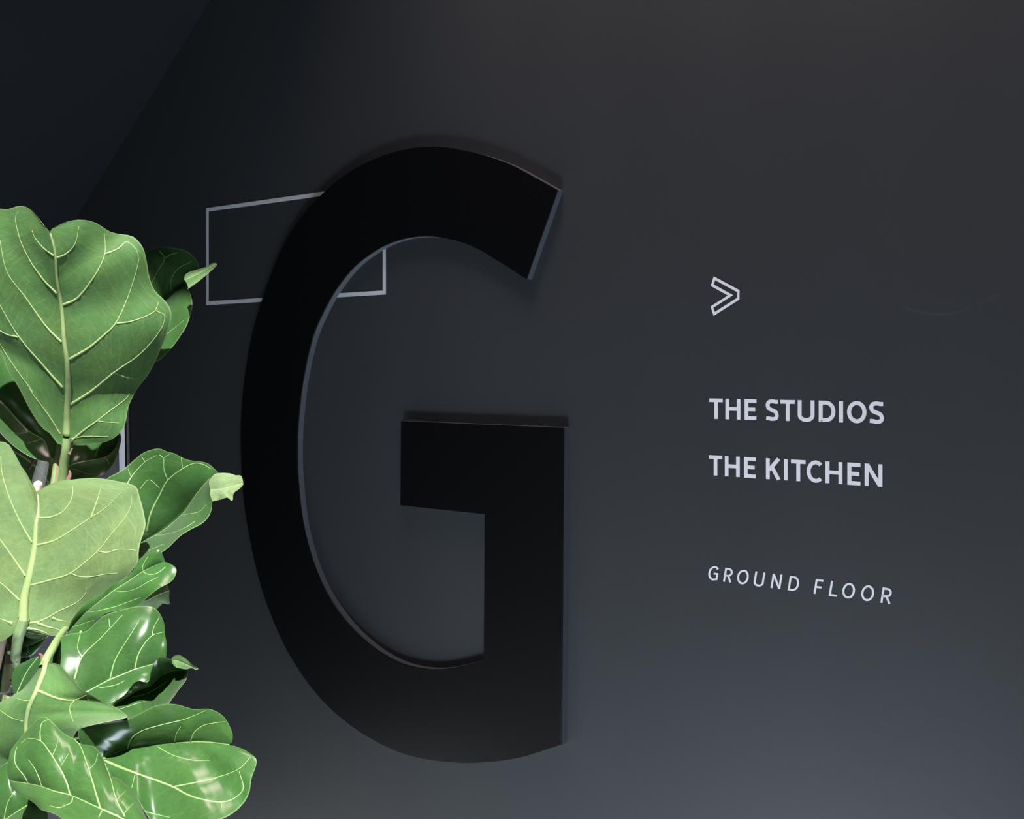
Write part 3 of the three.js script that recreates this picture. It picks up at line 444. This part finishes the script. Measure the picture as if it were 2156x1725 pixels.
// --- pale underside peeping out below it
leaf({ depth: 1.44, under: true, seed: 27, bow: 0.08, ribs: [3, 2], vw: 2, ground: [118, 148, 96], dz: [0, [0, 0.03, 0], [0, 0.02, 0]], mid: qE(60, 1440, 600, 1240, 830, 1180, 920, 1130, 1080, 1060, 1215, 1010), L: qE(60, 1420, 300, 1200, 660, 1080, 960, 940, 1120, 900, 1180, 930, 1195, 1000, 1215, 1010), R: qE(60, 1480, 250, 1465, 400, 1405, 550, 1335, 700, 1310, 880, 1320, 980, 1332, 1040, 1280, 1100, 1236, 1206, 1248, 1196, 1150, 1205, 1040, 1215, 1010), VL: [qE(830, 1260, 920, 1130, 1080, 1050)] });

// --- glossy leaf with the broad shine
leaf({ depth: 1.34, seed: 29, bow: [0.09, 0.08], wave: 0.003, ribs: [9, 4], vw: 4, dz: [[-0.02, 0.0, 0.01, 0.03], [-0.02, 0.01, 0.035, 0.05, 0.05, 0.03], [-0.02, -0.03, -0.01, 0.03]], mid: q3(380, 960, 500, 885, 630, 810, 790, 725, 900, 680, 970, 650, 1120, 605, 1195, 572),
  L: q3(380, 950, 300, 800, 320, 600, 410, 430, 490, 392, 600, 375, 640, 355, 690, 310, 760, 265, 870, 230, 970, 200, 1050, 193, 1110, 205, 1150, 245, 1180, 320, 1185, 390, 1198, 480, 1195, 572), R: q3(380, 970, 520, 1000, 700, 1000, 900, 900, 1050, 760, 1150, 650, 1195, 572),
  VL: [q3(535, 720, 590, 560, 720, 430, 880, 260), q3(790, 720, 830, 580, 920, 430, 1000, 300), q3(590, 560, 560, 500, 580, 385), q3(970, 640, 1000, 530, 1090, 410, 1180, 380), q3(1095, 405, 1105, 350, 1145, 275), q3(790, 345, 785, 285)], VR: [q3(715, 785, 840, 760, 900, 730), q3(800, 890, 830, 870)], wk: [1.4, 1.1, 1, 1.2, 0.8, 0.6, 0.8, 0.8] });

// --- curled leaf in half shade, and its tip
const l12 = leaf({ depth: 1.275, seed: 31, bow: [0.12, -0.12], wave: 0.005, ribs: [6, 3], vw: 2.5, ground: [60, 106, 47], dz: [[0.03, 0.06, 0.06, 0.03], [0.03, 0.03, 0.0, 0.02], [0.02, -0.01, -0.01, 0.02]], mid: qC(220, 1180, 560, 900, 850, 740, 1080, 625, 1250, 556),
  L: qC(220, 1150, 360, 1000, 600, 840, 760, 720, 870, 590, 940, 450, 1000, 370, 1060, 360, 1140, 400, 1200, 480, 1250, 556), R: qC(220, 1200, 420, 1260, 560, 1320, 640, 1420, 712, 1498, 740, 1400, 840, 1290, 910, 1200, 960, 1140, 1130, 1060, 1240, 980, 1310, 880, 1365, 750, 1385, 630, 1365, 540, 1310, 540, 1250, 556), VR: [qC(380, 1180, 560, 1120, 760, 1060), qC(560, 1000, 820, 930, 1100, 760)] });
leaf({ depth: 1.265, under: true, seed: 32, bow: 0.1, ribs: [2, 1.5], nt: 28, nu: 8, name: 'leaf_tip', parent: l12, dz: [[0.03, 0], [0.03, 0.0], [0.02, 0.0]], mid: qC(1165, 450, 1260, 450, 1400, 510, 1562, 566), L: qC(1155, 410, 1200, 370, 1260, 355, 1340, 390, 1430, 460, 1500, 530, 1562, 560), R: qC(1175, 480, 1240, 545, 1300, 560, 1380, 572, 1480, 552, 1540, 580, 1562, 572) });

// --- underside in shade that hangs in front of the stem
leaf({ depth: 1.3, under: true, stalked: true, seed: 35, bow: [0.04, -0.06], wave: 0.003, ribs: [13, 6], vw: 4, dz: [[0.0, -0.03, -0.02, 0.03], [0.0, 0.02, 0.03, 0.04, 0.03], [0.0, -0.06, -0.12, -0.06, 0.03]], mid: [...qB(700, 790, 670, 950, 600, 1140, 530, 1310, 450, 1480, 400, 1720), ...px(54, 1550, 48, 1600, 42, 1640)],
  L: [...qB(680, 800, 600, 890, 500, 1030, 420, 1160, 330, 1270, 170, 1370, 0, 1440), ...px(-40, 1500, -70, 1550, -60, 1610, -20, 1650, 20, 1655, 42, 1640)], R: [...qB(720, 800, 790, 845, 880, 850, 950, 920, 1100, 1080, 1300, 1280, 1500, 1400, 1700, 1500, 1850, 1600, 1920, 1660), ...qD(1700, 240, 1500, 280, 1280, 330, 1170, 390), ...px(140, 1580, 110, 1620, 70, 1650, 42, 1640)],
  VR: [qB(560, 1250, 900, 1380, 1130, 1400, 1310, 1320), qB(1130, 1400, 1060, 1500, 1070, 1620, 1110, 1725)], VL: [qD(350, 245, 170, 190, 0, 80), qB(500, 1400, 380, 1410, 230, 1370)], wk: [0.5, 1.2, 1.6, 0.8] });

// --- glossy leaf in front, bottom left
leaf({ depth: 1.17, seed: 41, bow: [0.10, 0.08], wave: 0.004, ribs: [13, 4], vw: 5, ground: [70, 117, 53], dz: [[-0.06, -0.03, 0.0, 0.04], [-0.03, 0.01, 0.04, 0.06, 0.04], [-0.08, -0.06, -0.03, 0.04]], mid: [...px(345, 1775, 300, 1750), ...qD(1850, 1725, 1540, 1580, 1300, 1470, 1070, 1370, 830, 1310, 640, 1240, 430, 1190, 140, 1140)],
  L: [...px(345, 1770, 318, 1740), ...q3(1040, 1700, 1020, 1640, 970, 1560, 900, 1490, 830, 1440), ...qD(1700, 1115, 1610, 960, 1550, 820, 1450, 660, 1330, 575, 1200, 585, 1110, 505, 1050, 490, 950, 430, 860, 330, 780, 240, 700, 185, 650, 175, 560, 220, 440, 330, 330, 440, 250, 560, 165, 680, 140, 800, 122, 950, 130, 1080, 140, 1140)],
  R: [...px(345, 1780, 290, 1790, 200, 1775), ...qD(900, 1725, 760, 1640, 620, 1560, 500, 1460, 330, 1370, 230, 1290, 160, 1200, 140, 1140)],
  VL: [qD(1070, 1370, 1000, 1150, 900, 950, 770, 740, 610, 540, 410, 515, 320, 580), qD(615, 540, 610, 420, 640, 270, 740, 220), qD(1520, 1560, 1430, 1260, 1340, 960, 1220, 640, 1120, 510), qD(430, 1180, 370, 1070, 240, 900, 230, 760, 260, 640), qD(640, 1240, 600, 1110, 530, 960, 440, 830), qD(1890, 1690, 1760, 1430, 1670, 1120, 1590, 880), qD(1360, 970, 1440, 880, 1480, 740), qD(800, 760, 850, 640, 880, 540), qD(1780, 1430, 1900, 1300), qD(1880, 1640, 2010, 1500), qD(920, 930, 1040, 740)],
  VR: [qD(1100, 1410, 1080, 1480, 1000, 1520, 900, 1560, 760, 1530), qD(1540, 1610, 1490, 1720)], wk: [1.3, 0.9, 1.2, 0.9, 0.8, 0.9, 0.6, 0.5, 0.5, 0.6, 0.4, 0.9, 1] });

// --- big glossy leaf at the bottom right of the plant
leaf({ depth: 1.22, seed: 45, bow: [0.06, 0.03], wave: 0.004, ribs: [9, 4], vw: 4.5, ground: [66, 114, 52], dz: [[0.0, 0.01, 0.015, 0.0], [0.0, -0.02, -0.01, 0.01, 0.0], [-0.01, -0.05, -0.07, -0.04, 0.0]], mid: q3(740, 1296, 820, 1255, 900, 1225, 1100, 1190, 1370, 1170, 1500, 1172, 1662, 1192),
  L: q3(740, 1296, 660, 1260, 590, 1190, 562, 1120, 572, 1080, 650, 1065, 800, 1025, 900, 1000, 1010, 960, 1130, 920, 1270, 910, 1400, 930, 1520, 932, 1600, 980, 1650, 1060, 1672, 1130, 1662, 1192), R: q3(740, 1305, 780, 1380, 850, 1450, 940, 1520, 1010, 1620, 1060, 1700, 1120, 1770, 1300, 1800, 1500, 1760, 1640, 1720, 1740, 1640, 1790, 1540, 1800, 1440, 1842, 1300, 1790, 1250, 1740, 1220, 1662, 1192),
  VL: [q3(915, 1218, 940, 1150, 1010, 1095, 1150, 1050, 1350, 1000, 1480, 945), q3(1370, 1170, 1400, 1100, 1470, 1050, 1540, 1035, 1615, 1025), q3(1255, 1180, 1270, 1110, 1300, 1060)], VR: [q3(752, 1305, 870, 1355, 1000, 1405, 1245, 1495, 1370, 1560, 1590, 1605, 1680, 1580, 1750, 1510, 1720, 1380), q3(1245, 1495, 1400, 1465, 1540, 1435, 1720, 1365, 1805, 1280), q3(1130, 1205, 1250, 1270, 1390, 1305, 1510, 1305), q3(1040, 1675, 1220, 1715), q3(1590, 1605, 1595, 1650), q3(970, 1410, 950, 1500)], wk: [1.1, 1, 0.6, 1.9, 1.1, 0.6, 0.8, 0.6, 0.5] });

// --- leaf at the bottom left corner, and small leaves deep in the plant
leaf({ depth: 1.28, seed: 47, bow: 0.10, ribs: [7, 4], vw: 3.5, mid: qD(540, 1450, 300, 1590, 100, 1725, -150, 1880), L: qD(540, 1440, 420, 1300, 260, 1050, 150, 860, 0, 950, -150, 1100, -260, 1450, -150, 1880), R: qD(550, 1470, 720, 1650, 640, 1880, 350, 2000, 50, 2020, -150, 1880), VL: [qD(60, 1740, 120, 1480, 230, 1290)], dz: [0, [0, 0.03, 0.02, 0], [0, -0.04, 0]] });
leaf({ depth: 1.49, seed: 51, bow: 0.1, ribs: [4, 2], mid: qB(270, 620, 420, 580, 560, 520, 740, 420), L: qB(270, 600, 330, 470, 480, 380, 620, 370, 740, 420), R: qB(270, 640, 330, 750, 480, 718, 600, 610, 690, 470, 740, 420), VR: [qB(420, 585, 430, 650, 400, 700)] });
leaf({ depth: 1.47, seed: 53, bow: 0.1, ribs: [5, 2], mid: qB(240, 1340, 330, 1130, 420, 950, 590, 730), L: qB(230, 1340, 180, 1150, 200, 980, 270, 880, 400, 810, 590, 730), R: qB(260, 1340, 400, 1180, 520, 990, 600, 850, 590, 730) });
leaf({ depth: 1.38, seed: 55, bow: 0.1, ribs: [4, 2], mid: qD(560, 600, 900, 420, 1250, 300), L: qD(560, 580, 640, 250, 900, 120, 1150, 180, 1250, 300), R: qD(560, 620, 800, 720, 1150, 700, 1320, 500, 1250, 300), VL: [qD(800, 470, 920, 280, 1000, 200)] });
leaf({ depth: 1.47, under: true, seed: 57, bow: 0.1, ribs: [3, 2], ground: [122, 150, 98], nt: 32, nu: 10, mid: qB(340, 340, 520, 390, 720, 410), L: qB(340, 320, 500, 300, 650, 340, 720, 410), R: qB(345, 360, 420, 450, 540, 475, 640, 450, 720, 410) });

// --- stems, leaf stalks, buds
const barkMap = dataTexture(64, 256, (u, v) => { const n = fbm(u * 6, v * 16, 2, 3), s = Math.max(0, Math.sin(v * 24 + n * 3)) ** 6; return [118 + 30 * n + 10 * s, 146 + 26 * n - 46 * s, 88 + 20 * n - 16 * s]; }, true);
const stemMaterial = new THREE.MeshStandardMaterial({ map: barkMap, color: lin(0.62, 0.62, 0.62), roughness: 0.6 });
const stalkMaterial = new THREE.MeshPhysicalMaterial({ color: lin(0.161, 0.236, 0.093), roughness: 0.5 });
const brownMaterial = new THREE.MeshStandardMaterial({ color: lin(0.099, 0.050, 0.037), roughness: 0.8 });
function tube(c, r0, r1, n = 40, ring = 12) {
  const g = new THREE.TubeGeometry(c, n, 1, ring, false), a = g.attributes.position;
  for (let i = 0; i <= n; i++) { const o = c.getPointAt(i / n), r = r0 + (r1 - r0) * i / n; for (let k = 0; k <= ring; k++) { const j = i * (ring + 1) + k; a.setXYZ(j, o.x + (a.getX(j) - o.x) * r, o.y + (a.getY(j) - o.y) * r, o.z + (a.getZ(j) - o.z) * r); } }
  g.computeVertexNormals(); return g;
}
const POT = { x: -1.5, z: 0.78, h: 0.5 };
{
  const top = curve(px(12, 1490, 17, 1430, 24, 1385, 40, 1310, 80, 1160, 112, 1040, 122, 975, 130, 925), 1.53, [0, 0.0, 0.0, 0.02]).getPoints(20);
  add('stem', tube(new THREE.CatmullRomCurve3([V3(POT.x, POT.h + 0.001, POT.z), V3(POT.x + 0.01, 0.75, POT.z + 0.01), at(5, 1620, 1.53), ...top], false, 'centripetal'), 0.014, 0.006, 90), stemMaterial, plant);
  const branch = new THREE.CatmullRomCurve3([V3(POT.x + 0.05, POT.h + 0.008, POT.z + 0.05), V3(POT.x + 0.09, 0.66, POT.z + 0.05), at(190, 1740, 1.36), at(160, 1620, 1.38), at(120, 1500, 1.385), at(102, 1415, 1.37), at(104, 1385, 1.35)], false, 'centripetal');
  add('stem', tube(branch, 0.011, 0.006, 60), stemMaterial, plant);
  const nodes = [...branch.getPoints(60), ...top];
  for (const [b, t, w] of bases) {                                          // a stalk from each leaf to the nearest stem, leaving the stem a little lower
    const to = nodes.reduce((m, p) => (p.clone().add(V3(0, 0.02, 0)).distanceTo(b) < m.clone().add(V3(0, 0.02, 0)).distanceTo(b) ? p : m)), L = to.distanceTo(b);
    add('leaf_stalk', tube(new THREE.CatmullRomCurve3([to, to.clone().lerp(b, 0.5).add(V3(0, -0.08 * L, 0)), b.clone().addScaledVector(t, -0.25 * L), b.clone().addScaledVector(t, 0.004)], false, 'centripetal'), 0.0032, Math.max(0.0022, w * 0.5), 24, 10), stalkMaterial, plant);
  }
  add('leaf_stalk', tube(curve([...qA(1010, 300, 1000, 480, 970, 700, 955, 960), ...px(128, 1030)], 1.508, [0.0, 0.02]), 0.0058, 0.0068), stalkMaterial, plant);
  add('leaf_stalk', tube(curve(px(50, 1303, 47, 1316, 41, 1333, 36, 1355, 34, 1375, 32, 1398), 1.447, [0, 0.005, 0.03, 0.08]), 0.0075, 0.0065), stalkMaterial, plant);
  add('leaf_stalk', tube(curve(qB(980, 330, 900, 440, 800, 610, 700, 790, 660, 900), 1.31, [0.12, 0.02, -0.01]), 0.0042, 0.0052), stalkMaterial, plant);
  add('leaf_stalk', tube(curve([...qA(860, 960, 800, 780, 770, 620)], 1.565, [0, 0]), 0.0045, 0.004), stalkMaterial, plant);
  add('leaf_stalk', tube(curve(qA(430, 780, 470, 720, 525, 630), 1.63, [0, 0]), 0.0018, 0.0018), brownMaterial, plant);
  const bud = (pts, d, r) => add('bud_scale', tube(curve(pts, d, [0, 0.004]), r, 0.0008, 16, 8), brownMaterial, plant);
  bud(qB(155, 840, 150, 700, 135, 560, 110, 480, 60, 450), 1.505, 0.0065);
  bud(qB(660, 800, 640, 740, 590, 690), 1.31, 0.004);
  bud(qA(1030, 950, 1060, 860, 1040, 770), 1.52, 0.0045);
  bud(qA(1040, 560, 1075, 490, 1100, 460), 1.51, 0.0035);
  bud(qB(230, 810, 290, 740, 320, 660), 1.50, 0.004);
  bud(qB(170, 1120, 200, 1090, 250, 1085), 1.505, 0.003);
  bud(qB(270, 480, 262, 410, 275, 350), 1.475, 0.004);
}
// --- stake with a clear cap, and the tie
{
  const a = at(80, 1022, 1.53), b = at(-14, 1425, 1.50), d = b.clone().sub(a), foot = a.clone().addScaledVector(d, (a.y - POT.h - 0.001) / -d.y);
  const s = new THREE.Group(); s.name = numbered('plant_stake'); scene.add(s); tag(s, 'pale wooden plant stake with a clear cap, leaning among the fig leaves', 'stake');
  add('pole', tube(new THREE.CatmullRomCurve3([foot, b, a]), 0.0068, 0.0064, 40), new THREE.MeshStandardMaterial({ color: lin(0.446, 0.347, 0.260), roughness: 0.6 }), s);
  add('pole_end', new THREE.SphereGeometry(0.0064, 20, 12).translate(a.x, a.y, a.z), new THREE.MeshStandardMaterial({ color: lin(0.496, 0.384, 0.310), roughness: 0.6 }), s);
  const up = a.clone().sub(b).normalize(), cap = new THREE.LatheGeometry([[0.0095, -0.004], [0.0092, 0.012], [0.0082, 0.030], [0.0078, 0.0335], [0.0070, 0.0345]].map((p) => new THREE.Vector2(...p)), 28);
  cap.applyQuaternion(new THREE.Quaternion().setFromUnitVectors(V3(0, 1, 0), up)).translate(a.x, a.y, a.z);
  add('cap', cap, new THREE.MeshPhysicalMaterial({ color: lin(0.9, 0.93, 0.97), transmission: 0.96, roughness: 0.07, thickness: 0 }), s).userData.label = 'clear plastic cap';
  const ring = curve(qB(-80, 1280, 40, 1305, 130, 1270, 180, 1180, 165, 1300, 250, 1330), 1.505, [0.0, -0.01, 0.0]);
  tag(add('plant_tie', tube(ring, 0.0016, 0.0016, 48, 8), new THREE.MeshStandardMaterial({ color: lin(0.03, 0.032, 0.04), roughness: 0.5 })), 'dark wire tie around the fig stem and stake', 'plant tie');
}
// --- black planter, below the picture
{
  const p = new THREE.Group(); p.name = numbered('planter'); scene.add(p); p.position.set(POT.x, 0, POT.z); tag(p, 'square matt black planter on the floor that holds the fig', 'planter');
  const w = 0.19, d = 0.19, t = 0.02, h = POT.h, m = new THREE.MeshStandardMaterial({ color: lin(0.02, 0.02, 0.022), roughness: 0.6 });
  add('planter_box', mergeGeometries([box(-w, w, 0, 0.03, -d, d), box(-w, w, 0.03, h, -d, -d + t), box(-w, w, 0.03, h, d - t, d), box(-w, -w + t, 0.03, h, -d + t, d - t), box(w - t, w, 0.03, h, -d + t, d - t)]), m, p);
  add('soil', box(-w + t, w - t, 0.03, h, -d + t, d - t), new THREE.MeshStandardMaterial({ color: lin(0.03, 0.02, 0.014), roughness: 1 }), p);
}
// ---------------------------------------------------------------- draw
const renderer = new THREE.WebGLRenderer({ antialias: true });
renderer.toneMapping = THREE.LinearToneMapping;
renderer.toneMappingExposure = EXPOSURE;
renderer.shadowMap.enabled = true;
renderer.render(scene, camera);
